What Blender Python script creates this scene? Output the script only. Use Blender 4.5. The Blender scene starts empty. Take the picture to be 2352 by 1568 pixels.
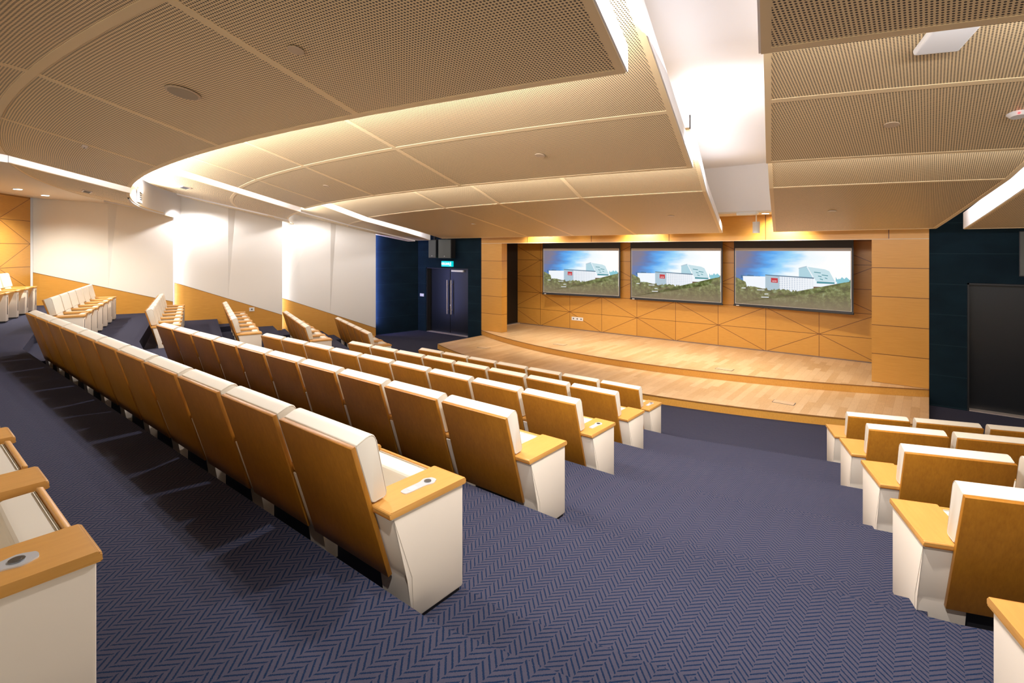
import bpy, bmesh, math, random
from mathutils import Vector, Matrix
random.seed(7)
C = bpy.context.scene.collection
S = bpy.context.scene
# ------------------------------------------------------------------ camera
FPX, TH, EYE = 1185.0, math.atan(958/1185.0), 3.09
cam = bpy.data.objects.new('camera', bpy.data.cameras.new('camera')); C.objects.link(cam)
cam.location = (0, 0, EYE)
cam.rotation_euler = (math.pi/2, 0, TH)
cam.data.sensor_width = 36; cam.data.lens = FPX/2352*36
cam.data.shift_y = -(784-574)/2352
cam.data.clip_start = .05
S.camera = cam
# ------------------------------------------------------------------ world, exposure
w = bpy.data.worlds.new('world'); S.world = w; w.use_nodes = True
w.node_tree.nodes['Background'].inputs[0].default_value = (1, .885, .75, 1)
w.node_tree.nodes['Background'].inputs[1].default_value = 1.65  # added ambient fill, let in where the rear and right walls are left out
S.view_settings.view_transform = 'Standard'; S.view_settings.look = 'None'
S.view_settings.exposure = 0.0; S.view_settings.gamma = 1
S.cycles.use_denoising = True
S.cycles.max_bounces = 8; S.cycles.diffuse_bounces = 5; S.cycles.glossy_bounces = 3
S.cycles.sample_clamp_indirect = 6
# ------------------------------------------------------------------ large lights
WHITE = (1, .955, .96); COOL = (.97, .955, 1); WARM = (1, .92, .79)
def light(name, kind, loc, power, col=WHITE, size=.1, size_y=None, aim=None, spot=None, blend=.5):
    l = bpy.data.lights.new(name, kind); o = bpy.data.objects.new(name, l); C.objects.link(o)
    o.location = loc; l.energy = power; l.color = col
    if kind == 'AREA':
        l.size = size
        if size_y: l.shape = 'RECTANGLE'; l.size_y = size_y
    else: l.shadow_soft_size = size
    if kind == 'SPOT': l.spot_size = math.radians(spot or 90); l.spot_blend = blend
    if aim is not None:
        d = Vector(aim) - Vector(loc); o.rotation_euler = d.to_track_quat('-Z', 'Y').to_euler()
    return o
def strip(name, a, b, power, aim_dir, width=.06, col=WHITE):
    """a long thin area lamp from a to b facing aim_dir"""
    a, b = Vector(a), Vector(b); m = (a+b)/2; y = (b-a).normalized(); z = -Vector(aim_dir).normalized()
    x = y.cross(z).normalized(); z = x.cross(y)
    l = bpy.data.lights.new(name, 'AREA'); o = bpy.data.objects.new(name, l); C.objects.link(o)
    l.shape = 'RECTANGLE'; l.size = width; l.size_y = (b-a).length; l.energy = power; l.color = col
    o.matrix_world = Matrix(((x.x, y.x, z.x, m.x), (x.y, y.y, z.y, m.y), (x.z, y.z, z.z, m.z), (0, 0, 0, 1)))
    return o
MID = -6.07                                    # the hall is symmetric about x = MID
def arc1(X): return 2.24 + 20 - math.sqrt(max(0, 400-(X+6.1)**2))
def arc2(X): return 5.51 + 18 - math.sqrt(max(0, 324-(X+6.1)**2))
def arcj(X): return 7.55 + 18 - math.sqrt(max(0, 324-(X+6.1)**2))
# lamps lying in the coves above the ceiling waves: they wash the next wave and drop light on the seats
for i in range(7):
    X = -13.0 + i*2.0
    light('cove_lamp', 'SPOT', (X, arc1(X)+.45, 4.40), 170, COOL, .05, aim=(X, arc1(X)-.5, 0), spot=150, blend=.6)
    light('cove_lamp', 'SPOT', (X, arc2(X)+.30, 4.26), 80, WHITE, .05, aim=(X, arc2(X)+.9, 0), spot=150, blend=.6)
for f, z, p in ((arc1, 4.34, 80), (arc2, 4.16, 95)):
    for i in range(6):
        Xa, Xb = -14.0 + i*2.05, -14.0 + (i+1)*2.05
        strip('cove_strip', (Xa, f(Xa)+.06, z), (Xb, f(Xb)+.06, z), p, (0, .75, 1), .06, COOL)
for f, z, x0, x1, p in ((arc1, 4.34, -.4, 3.2, 70), (arc2, 4.16, -1.2, 1.6, 75)):
    strip('cove_strip', (x0, f(x0)+.06, z), (x1, f(x1)+.06, z), p, (0, .75, 1), .06, COOL)
# slot over the aisle
strip('slot_strip', (-.62, -.5, 4.62), (-1.9, 5.2, 4.55), 12, (.35, 0, 1), .12, COOL)
strip('slot_strip', (-2.25, 6.0, 4.45), (-3.45, 11.0, 4.1), 30, (.35, 0, 1), .12, COOL)
strip('slot_strip', (.15, -.5, 4.62), (-1.0, 5.2, 4.55), 11, (-.35, 0, 1), .12, COOL)
for Y in (.3, 1.9, 3.5, 5.1, 6.7):
    light('slot_downlight_lamp', 'SPOT', (-.30-.235*Y, Y, 4.80), 420, WHITE, .05, aim=(-.75-.25*Y, Y+2.6, 1.3-.2*Y), spot=80, blend=.8)
# slots further left and right
for a_, b_, p_ in (((-10.0, -1.0, 4.60), (-10.55, 2.75, 4.28), 5), ((-10.7, 3.4, 4.62), (-11.1, 6.0, 4.22), 9), ((-11.5, 7.0, 4.30), (-13.2, 12.2, 3.72), 34)):
    strip('slot_strip', a_, b_, p_, (-1, 0, -.15), .06, COOL)
for X, f_, z_, p_ in ((-16.55, arc1, 4.30, 130), (-15.35, arc2, 4.12, 95)):       # cove lamps next to the white wall
    light('wall_cove_lamp', 'SPOT', (X, f_(X)+.62, z_), p_, WHITE, .05, aim=(X-.5, f_(X)+.75, 0), spot=165, blend=.4)
strip('slot_strip', (.95, 8.2, 4.25), (.22, 12.2, 3.72), 14, (1, 0, -.1), .06, COOL)
# stage
for X in (-9.9, -8.0, -6.1, -4.2, -2.3):
    light('stage_downlight_lamp', 'SPOT', (X, 12.75, 3.86), 26, WARM, .07, aim=(X, 13.15, 0), spot=120, blend=1)
for X in (-9.5, -6.07, -2.6):
    light('stage_flood_lamp', 'SPOT', (X, 12.70, 3.80), 250, WARM, .06, aim=(X*.9-.6, 14.9, .9), spot=125, blend=.9)
for X, T_ in ((-2.55, -.45), (-11.9, -11.6)):
    light('track_and_fill_spot', 'SPOT', (X, 11.0 if X > -5 else 12.3, 3.95 if X > -5 else 3.6), 150 if X > -5 else 40, WARM, .05, aim=(T_, 13.2, 1.6), spot=60, blend=.9)  # added fill spots that brighten the two pilasters
light('track_and_fill_spot', 'SPOT', (-3.1, 11.9, 3.80), 330, WARM, .04, aim=(-4.6, 11.0, 0), spot=130, blend=.9)
light('track_and_fill_spot', 'SPOT', (-9.6, 12.72, 3.78), 260, WARM, .04, aim=(-9.2, 11.0, 0), spot=130, blend=.9)  # fill spot added to brighten the left of the lower stage
light('track_and_fill_spot', 'SPOT', (-6.2, 12.72, 3.78), 240, WARM, .04, aim=(-6.2, 11.0, 0), spot=130, blend=.9)  # likewise an added fill, for the middle of the lower stage
# ------------------------------------------------------------------ materials
def mat(name, col, rough=.5, metal=0, emit=None, es=1, spec=.5):
    m = bpy.data.materials.new(name); m.use_nodes = True
    b = m.node_tree.nodes['Principled BSDF']
    b.inputs['Base Color'].default_value = (*col, 1); b.inputs['Roughness'].default_value = rough
    b.inputs['Metallic'].default_value = metal; b.inputs['Specular IOR Level'].default_value = spec
    if emit: b.inputs['Emission Color'].default_value = (*emit, 1); b.inputs['Emission Strength'].default_value = es
    return m
class NT:
    def __init__(s, m): s.t = m.node_tree; s.n = s.t.nodes; s.b = s.n['Principled BSDF']
    def add(s, ty, **kw):
        n = s.n.new(ty)
        for k, v in kw.items(): setattr(n, k, v)
        return n
    def lk(s, a, b): s.t.links.new(a, b)
    def math(s, op, a, b=None, c=None):
        n = s.n.new('ShaderNodeMath'); n.operation = op
        for i, v in enumerate((a, b, c)):
            if v is None: continue
            if isinstance(v, (int, float)): n.inputs[i].default_value = v
            else: s.lk(v, n.inputs[i])
        return n.outputs[0]
    def mix(s, f, a, b):
        n = s.n.new('ShaderNodeMix'); n.data_type = 'RGBA'
        for i, v in ((0, f), (6, a), (7, b)):
            if isinstance(v, (int, float)): n.inputs[i].default_value = v
            elif isinstance(v, tuple): n.inputs[i].default_value = (*v, 1)
            else: s.lk(v, n.inputs[i])
        return n.outputs[2]
    def noise(s, vec, scale, detail=3, rough=.5):
        n = s.n.new('ShaderNodeTexNoise'); n.inputs['Scale'].default_value = scale
        n.inputs['Detail'].default_value = detail; n.inputs['Roughness'].default_value = rough
        if vec is not None: s.lk(vec, n.inputs['Vector'])
        return n.outputs['Fac']
    def mapping(s, vec, scale=(1, 1, 1), loc=(0, 0, 0), rot=(0, 0, 0)):
        n = s.n.new('ShaderNodeMapping'); s.lk(vec, n.inputs[0])
        n.inputs['Scale'].default_value = scale; n.inputs['Location'].default_value = loc; n.inputs['Rotation'].default_value = rot
        return n.outputs[0]
    def ramp(s, f, stops):
        n = s.n.new('ShaderNodeValToRGB'); s.lk(f, n.inputs[0]); e = n.color_ramp.elements
        while len(e) < len(stops): e.new(.5)
        for el, (p, c) in zip(e, stops): el.position = p; el.color = (*c, 1)
        return n.outputs[0]
    def coord(s, which='Object'):
        return s.n.new('ShaderNodeTexCoord').outputs[which]
    def uv(s):
        u = s.n.new('ShaderNodeSeparateXYZ'); s.lk(s.coord('UV'), u.inputs[0]); return u.outputs[0], u.outputs[1]
    def base(s, c): s.lk(c, s.b.inputs['Base Color'])
    def bump(s, h, strength=.2, dist=.01):
        n = s.n.new('ShaderNodeBump'); n.inputs['Strength'].default_value = strength; n.inputs['Distance'].default_value = dist
        s.lk(h, n.inputs['Height']); s.lk(n.outputs[0], s.b.inputs['Normal'])
def wood(name, lo, hi, stretch, rough=.4, which='Object', big=1.0):
    m = mat(name, hi, rough); t = NT(m); v = t.mapping(t.coord(which), stretch)
    n = t.noise(v, 9*big, 6, .6); n2 = t.noise(v, 2.2*big, 2)
    t.base(t.ramp(t.math('ADD', t.math('MULTIPLY', n, .65), t.math('MULTIPLY', n2, .35)), [(.30, lo), (.70, hi)]))
    return m
M = {}
M['shaded_chair_wood'] = wood('shaded_chair_wood', (.29, .110, .006), (.40, .165, .012), (9, 9, .8), .42)  # same veneer as the armrests, darkened to hold the shade on the backs
M['arm_wood'] = wood('arm_wood', (.58, .285, .062), (.65, .33, .080), (6, .8, 6), .35)
M['leather'] = mat('cream_leather', (.76, .70, .58), .48)
M['seam'] = mat('leather_seam', (.50, .43, .34), .6)
M['fabric'] = mat('cream_vinyl', (.77, .68, .555), .55)
M['chrome'] = mat('brushed_metal', (.62, .64, .66), .3, .35)
M['black'] = mat('black_plastic', (.012, .012, .013), .5)
M['white'] = mat('white_paint', (.86, .85, .86), .55)
M['whitewall'] = mat('white_wall_panel', (.80, .78, .73), .6)
M['softwhite'] = mat('cream_soffit', (.74, .66, .54), .5)
M['plastic'] = mat('white_plastic', (.80, .79, .76), .4)
M['steel'] = mat('satin_steel', (.75, .66, .60), .35, .6)
M['discpaint'] = mat('beige_cover', (.60, .46, .31), .5)
M['led'] = mat('lamp_lens', (1, 1, 1), .4, emit=(1, .96, .9), es=14)
M['red_led'] = mat('red_indicator', (.8, .02, .02), .4, emit=(1, .05, .05), es=4)
M['dark_grille'] = mat('dark_grille', (.06, .06, .065), .6)
M['door_black'] = mat('black_door_laminate', (.004, .0055, .008), .35)
def carpet():
    m = mat('herringbone_carpet', (.1, .1, .2), .95, spec=.1); t = NT(m); u, v = t.uv()
    jit = t.math('MULTIPLY', t.math('SUBTRACT', t.noise(t.coord('UV'), 260, 2), .5), .012)
    cu = t.math('DIVIDE', u, .060); fl = t.math('FLOOR', cu)
    par = t.math('MULTIPLY', t.math('SUBTRACT', t.math('MULTIPLY', t.math('FRACT', t.math('MULTIPLY', fl, .5)), 4), 1), 1)   # -1 / +1
    lx = t.math('MULTIPLY', t.math('SUBTRACT', t.math('FRACT', cu), .5), .060)
    s = t.math('ADD', t.math('ADD', v, t.math('MULTIPLY', lx, par)), jit)
    s = t.math('ADD', s, t.math('MULTIPLY', par, .0085))
    fr = t.math('FRACT', t.math('DIVIDE', s, .034))
    line = t.math('LESS_THAN', fr, .30)
    n = t.noise(t.coord('UV'), 420, 2); nb = t.noise(t.coord('UV'), 3, 3)
    mauve = t.mix(n, (.036, .034, .052), (.062, .059, .088)); navy = t.mix(n, (.0025, .0105, .034), (.006, .019, .053))
    c = t.mix(line, mauve, navy)
    c = t.mix(t.math('MULTIPLY', nb, .16), c, (.028, .031, .048))
    t.base(c); t.bump(n, .35, .004)
    return m
M['carpet'] = carpet()
def perforated():
    m = mat('perforated_panel', (.6, .5, .38), .5); t = NT(m); u, v = t.uv()
    def cell(a): return t.math('SUBTRACT', t.math('FRACT', t.math('DIVIDE', a, .020)), .5)
    a, b = cell(u), cell(v)
    r = t.math('SQRT', t.math('ADD', t.math('MULTIPLY', a, a), t.math('MULTIPLY', b, b)))
    hole = t.math('LESS_THAN', r, .30)
    t.base(t.mix(hole, (.87, .675, .39), (.05, .034, .02)))
    return m
M['perf'] = perforated()
M['perf_plain'] = mat('panel_margin', (.87, .675, .39), .5)
WOOD_LO, WOOD_HI = (.50, .235, .036), (.62, .315, .060)
def veneer(name, mode):
    """oak veneer wall; mode 'lattice' has the diamond grooves, 'boards' only level grooves. UV = (modules, courses)"""
    m = mat(name, WOOD_HI, .38); t = NT(m); u, v = t.uv(); uvc = t.coord('UV')
    k = t.mapping(uvc, (1.2, 14, 1)); n = t.noise(k, 5, 6, .6)
    pv = t.n.new('ShaderNodeTexWhiteNoise'); pv.noise_dimensions = '2D'
    cm = t.n.new('ShaderNodeCombineXYZ'); t.lk(t.math('FLOOR', u), cm.inputs[0]); t.lk(t.math('FLOOR', v), cm.inputs[1]); t.lk(cm.outputs[0], pv.inputs[0])
    col = t.ramp(t.math('ADD', t.math('MULTIPLY', n, .8), t.math('MULTIPLY', pv.outputs['Value'], .16)), [(.3, WOOD_LO), (.7, WOOD_HI)])
    def near(a, wd): return t.math('LESS_THAN', t.math('ABSOLUTE', t.math('SUBTRACT', t.math('FRACT', t.math('ADD', a, .5)), .5)), wd)
    g = near(v, .011)
    if mode == 'lattice':
        p = t.math('DIVIDE', t.math('SUBTRACT', t.math('ADD', u, v), 1), 2); q = t.math('DIVIDE', t.math('SUBTRACT', t.math('SUBTRACT', u, v), 1), 2)
        g = t.math('MAXIMUM', t.math('MAXIMUM', g, near(u, .005)), t.math('MAXIMUM', near(p, .006), near(q, .006)))
    if mode == 'plain': g = t.math('MULTIPLY', g, 0)
    if mode == 'header': g = near(u, .004)
    t.base(t.mix(g, col, (.14, .05, .012)))
    return m
for k in ('lattice', 'boards', 'plain', 'header'): M['veneer_'+k] = veneer('oak_veneer_'+k, k)
def planks():
    m = mat('oak_plank_floor', (.7, .4, .15), .30); t = NT(m); uvc = t.coord('UV')
    br = t.n.new('ShaderNodeTexBrick'); t.lk(t.mapping(uvc, (1, 1, 1), rot=(0, 0, math.pi/2)), br.inputs['Vector'])
    br.inputs['Scale'].default_value = 1; br.inputs['Brick Width'].default_value = .85; br.inputs['Row Height'].default_value = .13
    br.inputs['Mortar Size'].default_value = .0012; br.offset = .37; br.offset_frequency = 2
    br.inputs['Color1'].default_value = (.60, .365, .16, 1); br.inputs['Color2'].default_value = (.82, .59, .345, 1); br.inputs['Mortar'].default_value = (.36, .16, .04, 1)
    n = t.noise(t.mapping(uvc, (16, 1.6, 1)), 4, 5)
    t.base(t.mix(.35, br.outputs['Color'], t.ramp(n, [(.3, (.60, .37, .165)), (.7, (.82, .585, .335))])))
    return m
M['planks'] = planks()
def velvet():
    m = mat('navy_acoustic_fabric', (.02, .05, .09), .9, spec=.15); t = NT(m); u, v = t.uv()
    n = t.noise(t.coord('UV'), 1.6, 4)
    c = t.ramp(n, [(.3, (.0025, .009, .015)), (.75, (.0045, .016, .025))])
    g = t.math('LESS_THAN', t.math('ABSOLUTE', t.math('SUBTRACT', t.math('FRACT', t.math('ADD', v, .5)), .5)), .010)
    t.base(t.mix(g, c, (.012, .028, .036))); return m
M['velvet'] = velvet()
M['speaker'] = mat('speaker_grille', (.07, .075, .065), .7)
# ------------------------------------------------------------------ mesh helpers
def obj(name, bm, m, parent=None, smooth=False, uvf=None):
    bmesh.ops.recalc_face_normals(bm, faces=bm.faces)
    if uvf:
        l = bm.loops.layers.uv.verify()
        for f in bm.faces:
            for lp in f.loops: lp[l].uv = uvf(lp.vert.co, f)
    me = bpy.data.meshes.new(name); bm.to_mesh(me); bm.free(); me.materials.append(m)
    if smooth:
        for p in me.polygons: p.use_smooth = True
        me.set_sharp_from_angle(angle=math.radians(40))
    o = bpy.data.objects.new(name, me); C.objects.link(o)
    if parent: o.parent = parent
    return o
def tag(o, label, cat, group=None):
    o['label'] = label; o['category'] = cat
    if group: o['group'] = group
    return o
def struct(o): o['kind'] = 'structure'; return o
def thing(name, label, cat, loc=(0, 0, 0), rz=0, group=None):
    o = bpy.data.objects.new(name, None); C.objects.link(o); o.location = loc; o.rotation_euler = (0, 0, rz); o.empty_display_size = .1
    return tag(o, label, cat, group)
def box(bm, a, b, bev=0, seg=2):
    vs = [bm.verts.new((x, y, z)) for x in (a[0], b[0]) for y in (a[1], b[1]) for z in (a[2], b[2])]
    fs = [bm.faces.new([vs[i] for i in q]) for q in ((0, 1, 3, 2), (4, 6, 7, 5), (0, 4, 5, 1), (2, 3, 7, 6), (0, 2, 6, 4), (1, 5, 7, 3))]
    if bev: bmesh.ops.bevel(bm, geom=list({e for f in fs for e in f.edges}), offset=bev, segments=seg, affect='EDGES', profile=.5)
def boxes(*bs, bev=0, seg=2):
    bm = bmesh.new()
    for a, b in bs: box(bm, a, b, bev, seg)
    return bm
def prism_x(bm, prof, x0, x1, bev=0, seg=2):
    """(y,z) profile extruded along x"""
    a = [bm.verts.new((x0, y, z)) for y, z in prof]; b = [bm.verts.new((x1, y, z)) for y, z in prof]; n = len(prof)
    fs = [bm.faces.new(a), bm.faces.new(b[::-1])] + [bm.faces.new((a[i], b[i], b[(i+1) % n], a[(i+1) % n])) for i in range(n)]
    if bev: bmesh.ops.bevel(bm, geom=list({e for f in fs for e in f.edges}), offset=bev, segments=seg, affect='EDGES', profile=.5)
def prism_z(bm, poly, z0, z1):
    a = [bm.verts.new((x, y, z0)) for x, y in poly]; b = [bm.verts.new((x, y, z1)) for x, y in poly]; n = len(poly)
    bm.faces.new(a); bm.faces.new(b[::-1])
    for i in range(n): bm.faces.new((a[i], b[i], b[(i+1) % n], a[(i+1) % n]))
def quad(bm, *ps): return bm.faces.new([bm.verts.new(p) for p in ps])
def cyl(bm, r, a, b, n=20, r2=None):
    a, b = Vector(a), Vector(b); q = (b-a).to_track_quat('Z', 'Y'); r2 = r if r2 is None else r2
    A = [bm.verts.new(a + q @ Vector((r*math.cos(t), r*math.sin(t), 0))) for t in (2*math.pi*i/n for i in range(n))]
    B = [bm.verts.new(b + q @ Vector((r2*math.cos(t), r2*math.sin(t), 0))) for t in (2*math.pi*i/n for i in range(n))]
    bm.faces.new(A[::-1]); bm.faces.new(B)
    for i in range(n): bm.faces.new((A[i], A[(i+1) % n], B[(i+1) % n], B[i]))
def rounded(pts, radii, n=4):
    """2D polygon with rounded corners"""
    out = []; N = len(pts)
    for i in range(N):
        p0, p, p1 = Vector(pts[i-1]), Vector(pts[i]), Vector(pts[(i+1) % N]); r = radii[i]
        if r <= 0: out.append(tuple(p)); continue
        d0 = (p0-p).normalized(); d1 = (p1-p).normalized(); ang = d0.angle(d1); t = r/math.tan(ang/2)
        a = p+d0*t; b = p+d1*t
        for k in range(n+1):
            s = k/n; q = a*(1-s)**2 + p*2*s*(1-s) + b*s*s; out.append(tuple(q))
    return out
# ------------------------------------------------------------------ floor: raked treads with herringbone carpet
ROWS = 'ZABCDE'
ZR = {'Z': 1.60, 'A': 1.264, 'B': .950, 'C': .632, 'D': .316, 'E': 0.0}
YC = {'Z': -.20, 'A': 1.38, 'B': 2.89, 'C': 4.40, 'D': 5.95, 'E': 7.47}          # middle block: rear face line of the seat backs
XE = {'Z': -2.03, 'A': -2.07, 'B': -2.40, 'C': -2.756, 'D': -3.13, 'E': -3.52}   # right end of that line
NC = {'Z': 4, 'A': 11, 'B': 10, 'C': 9, 'D': 8, 'E': 7}
OFF = {'Z': 6.88, 'A': 6.56, 'B': 6.21, 'C': 5.93, 'D': 5.59, 'E': 5.25}         # side blocks: near end, distance from the middle
YS = {'Z': .42, 'A': 1.93, 'B': 3.42, 'C': 4.95, 'D': 6.49, 'E': 8.02}
NL = {'Z': 6, 'A': 6, 'B': 6, 'C': 6, 'D': 5, 'E': 5}
NRT = {'Z': 0, 'A': 2, 'B': 3, 'C': 3, 'D': 4, 'E': 4}
AR = math.radians(19.5); UR = (math.cos(AR), math.sin(AR)); P = .747
def riser(r):
    hw = XE[r]-MID+.28 if r != 'Z' else 4.2
    right = [(MID+hw, YC[r]+.03), (MID+hw+.27, YC[r]+.03), (MID+OFF[r]-.02, YS[r]-.09), (MID+OFF[r]+UR[0]*8, YS[r]-.09+UR[1]*8)]
    return [(2*MID-x, y) for x, y in right[::-1]] + right
bm = bmesh.new()
lines = {r: riser(r) for r in ROWS}
order = list(ROWS)
def tread(l0, l1, z, zt):
    for i in range(len(l0)-1):
        quad(bm, (*l0[i], z), (*l0[i+1], z), (*l1[i+1], z), (*l1[i], z))
def wallq(l, z0, z1):
    for i in range(len(l)-1): quad(bm, (*l[i], z0), (*l[i+1], z0), (*l[i+1], z1), (*l[i], z1))
back = [(x, -6.0) for x, y in lines['Z']]; front = [(x, 16.2) for x, y in lines['E']]
tread(back, lines['Z'], 1.92, 0); wallq(lines['Z'], 1.6, 1.92)
for i, r in enumerate(order):
    if i < 5:
        tread(lines[r], lines[order[i+1]], ZR[r], 0); wallq(lines[order[i+1]], ZR[order[i+1]], ZR[r])
    else: tread(lines[r], front, 0, 0)
    if r == 'Z': continue
    # half steps in the aisles, just below each riser
    l = lines[r]; z0 = ZR[r]; z1 = z0 + (.158 if r != 'A' else .160); d = .42
    e = (2*MID-(MID+OFF[r]+UR[0]*(NL[r]*P+.25)), YS[r]-.09+UR[1]*(NL[r]*P+.25))
    def inset(p, q, t):
        L = math.hypot(q[0]-p[0], q[1]-p[1]); return (p[0]+(q[0]-p[0])*t/L, p[1]+(q[1]-p[1])*t/L)
    for A, B in ((inset(l[1], l[2], .13), l[2]), (l[2], l[3]), (l[4], l[5]), (l[5], inset(l[6], l[5], .13)), (l[0], e)):
        A2, B2 = (A[0], A[1]+d), (B[0], B[1]+d)
        quad(bm, (*A, z1), (*B, z1), (*B2, z1), (*A2, z1)); quad(bm, (*A2, z0), (*B2, z0), (*B2, z1), (*A2, z1))
        quad(bm, (*A, z0), (*A2, z0), (*A2, z1), (*A, z1)); quad(bm, (*B, z0), (*B2, z0), (*B2, z1), (*B, z1))
struct(obj('floor', bm, M['carpet'], uvf=lambda c, f: (c.x, c.y - c.z)))
# ------------------------------------------------------------------ stage
def arc_pts(x0, x1, ymid, R, n=40):
    return [(x, ymid + R - math.sqrt(R*R-(x-(-6.0))**2)) for x in (x0+(x1-x0)*i/n for i in range(n+1))]
def platform(name, x0, x1, ymid, R, yback, z0, z1):
    edge = arc_pts(x0, x1, ymid, R)
    bm = bmesh.new(); n = len(edge)
    for i in range(n-1):
        (xa, ya), (xb, yb) = edge[i], edge[i+1]
        quad(bm, (xa, ya, z1), (xb, yb, z1), (xb, yback, z1), (xa, yback, z1))
    quad(bm, (x0, edge[0][1], z0), (x0, yback, z0), (x0, yback, z1), (x0, edge[0][1], z1)); quad(bm, (x1, edge[-1][1], z0), (x1, yback, z0), (x1, yback, z1), (x1, edge[-1][1], z1))
    bmesh.ops.remove_doubles(bm, verts=bm.verts, dist=1e-4)
    top = struct(obj(name, bm, M['planks'], uvf=lambda c, f: (c.x, c.y)))
    bm = bmesh.new(); s = 0
    l = bm.loops.layers.uv.verify()
    for i in range(n-1):
        (xa, ya), (xb, yb) = edge[i], edge[i+1]; L = math.hypot(xb-xa, yb-ya)
        f = quad(bm, (xa, ya+.012, z0), (xb, yb+.012, z0), (xb, yb+.012, z1-.02), (xa, ya+.012, z1-.02))
        for lp, (u, v) in zip(f.loops, ((0, s), (0, s+L), (.15, s+L), (.15, s))): lp[l].uv = (u*3, v*.9)
        s += L
    struct(obj('trim_riser', bm, M['veneer_plain'], top))
    bm = bmesh.new()
    for i in range(n-1):
        (xa, ya), (xb, yb) = edge[i], edge[i+1]
        quad(bm, (xa, ya, z1-.02), (xb, yb, z1-.02), (xb, yb, z1+.001), (xa, ya, z1+.001))
        quad(bm, (xa, ya, z1-.02), (xb, yb, z1-.02), (xb, yb+.02, z1-.02), (xa, ya+.02, z1-.02))
    struct(obj('trim_nosing', bm, M['nosing'], top))
M['nosing'] = mat('dark_oak_nosing', (.23, .10, .022), .45)
platform('floor_stage_lower', -11.95, 0.0, 9.80, 14.5, 13.6, 0, .16)
platform('floor_stage_upper', -12.03, 0.0, 11.80, 13.6, 15.5, .16, .32)
# stage walls
def vwall(name, a, b, z0, z1, m, uvf, th=.12, parent=None):
    """vertical slab from a to b in plan; its far side lies behind it (left of a->b)"""
    a, b = Vector(a), Vector(b); d = (b-a).normalized(); n = Vector((-d.y, d.x))
    bm = bmesh.new(); prism_z(bm, [tuple(a), tuple(b), tuple(b+n*th), tuple(a+n*th)], z0, z1)
    return struct(obj(name, bm, m, parent, uvf=uvf))
MODW = 1.267; PH = .6
vwall('wall_front', (-13.2, 15.37), (1.2, 15.37), .0, 5.0, M['veneer_lattice'], lambda c, f: ((c.x+9.816)/MODW, (c.z-.32)/PH), .15)
for nm, x0, x1 in (('wall_pilaster_left', -12.05, -11.13), ('wall_pilaster_right', -.94, 0.0)):
    bm = boxes(((x0, 13.22, .16), (x1, 13.5, 3.32)))
    struct(obj(nm, bm, M['veneer_boards'], uvf=lambda c, f: ((c.x+c.y)/2.2, (c.z-.32)/PH)))
bm = boxes(((-12.05, 13.22, 3.325), (0.0, 13.5, 5.0)))
struct(obj('wall_header', bm, M['veneer_header'], uvf=lambda c, f: ((c.x+10.05)/2.35, (c.z-.02)/1.1)))
bm = boxes(((-12.05, 13.218, 3.308), (0, 13.30, 3.325))); struct(obj('trim_header_edge', bm, mat('pale_edge_band', (.62, .46, .28), .5)))
bm = boxes(((-12.3, 13.5, .0), (-12.15, 15.4, 5.0)), ((.15, 13.5, .0), (.3, 15.4, 5)))
struct(obj('wall_stage_wings', bm, M['door_black']))
bm = boxes(((-12.15, 13.55, .318), (-12.02, 15.35, .345))); struct(obj('trim_wing_threshold', bm, M['steel']))
bm = boxes(((-12.1, 15.352, .322), (.1, 15.37, .345))); struct(obj('baseboard_front', bm, mat('dark_baseboard', (.20, .13, .10), .5)))
# soffit between header and last ceiling wave, stage roof
bm = boxes(((-12.2, 12.3, 3.92), (.2, 13.22, 3.96))); struct(obj('ceiling_soffit', bm, M['softwhite']))
bm = boxes(((-12.2, 13.5, 4.2), (.2, 15.4, 4.25))); struct(obj('ceiling_stage', bm, M['veneer_plain']))
# ------------------------------------------------------------------ front dark walls and doors
def vel(c, f): return (c.x, (c.z-.02)/.6)
def dark_front(name, parts):
    bm = boxes(*parts); return struct(obj(name, bm, M['velvet'], uvf=vel))
dark_front('wall_front_left', [((-15.5, 13.22, 0), (-14.9, 13.6, 5)), ((-12.69, 13.22, 0), (-12.05, 13.6, 5)), ((-14.9, 13.22, 2.43), (-12.69, 13.6, 5))])
dark_front('wall_front_right', [((0.0, 13.22, 0), (.57, 13.6, 5)), ((.57, 13.22, 2.46), (2.9, 13.6, 5)), ((2.9, 13.22, 0), (4, 13.6, 5))])
vwall('wall_left_dark', (-15.66, 11.36), (-15.34, 13.3), 0, 5, M['velvet'], lambda c, f: (c.y, (c.z-.02)/.6), .12)
def double_door(name, x0, x1, H, label):
    root = thing(name, label, 'door', ((x0+x1)/2, 13.45, 0)); root['kind'] = 'structure'
    h = (x1-x0)/2
    for s in (-1, 1):
        bm = boxes(((min(0, s*h)+.012, -.02, .012), (max(0, s*h)-.012, .03, H-.02)), bev=.004)
        lf = obj('door_leaf', bm, M['door_black'], root)
        bm = bmesh.new(); cyl(bm, .017, (s*.105, -.09, .72), (s*.105, -.09, 1.98), 12)
        for z in (.88, 1.83): cyl(bm, .009, (s*.105, -.09, z), (s*.105, -.02, z), 8)
        obj('pull_handle', bm, M['steel'], lf, True)
    bm = bmesh.new(); cyl(bm, .028, (.03, -.035, 1.05), (.03, -.02, 1.05), 16); obj('lock', bm, M['chrome'], root, True)
    bm = boxes(((-h, -.20, H-.035), (h, .03, H-.005)), ((-h, -.2, 0), (-h+.03, .03, H)), ((h-.03, -.2, 0), (h, .03, H))); obj('door_frame', bm, M['black'], root)
    bm = boxes(((-h+.03, -.22, 0), (h-.03, .0, .014))); obj('threshold', bm, M['steel'], root)
    return root
d = double_door('door_1', -14.9, -12.69, 2.43, 'black double door with long steel pulls under the green exit sign')
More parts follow.
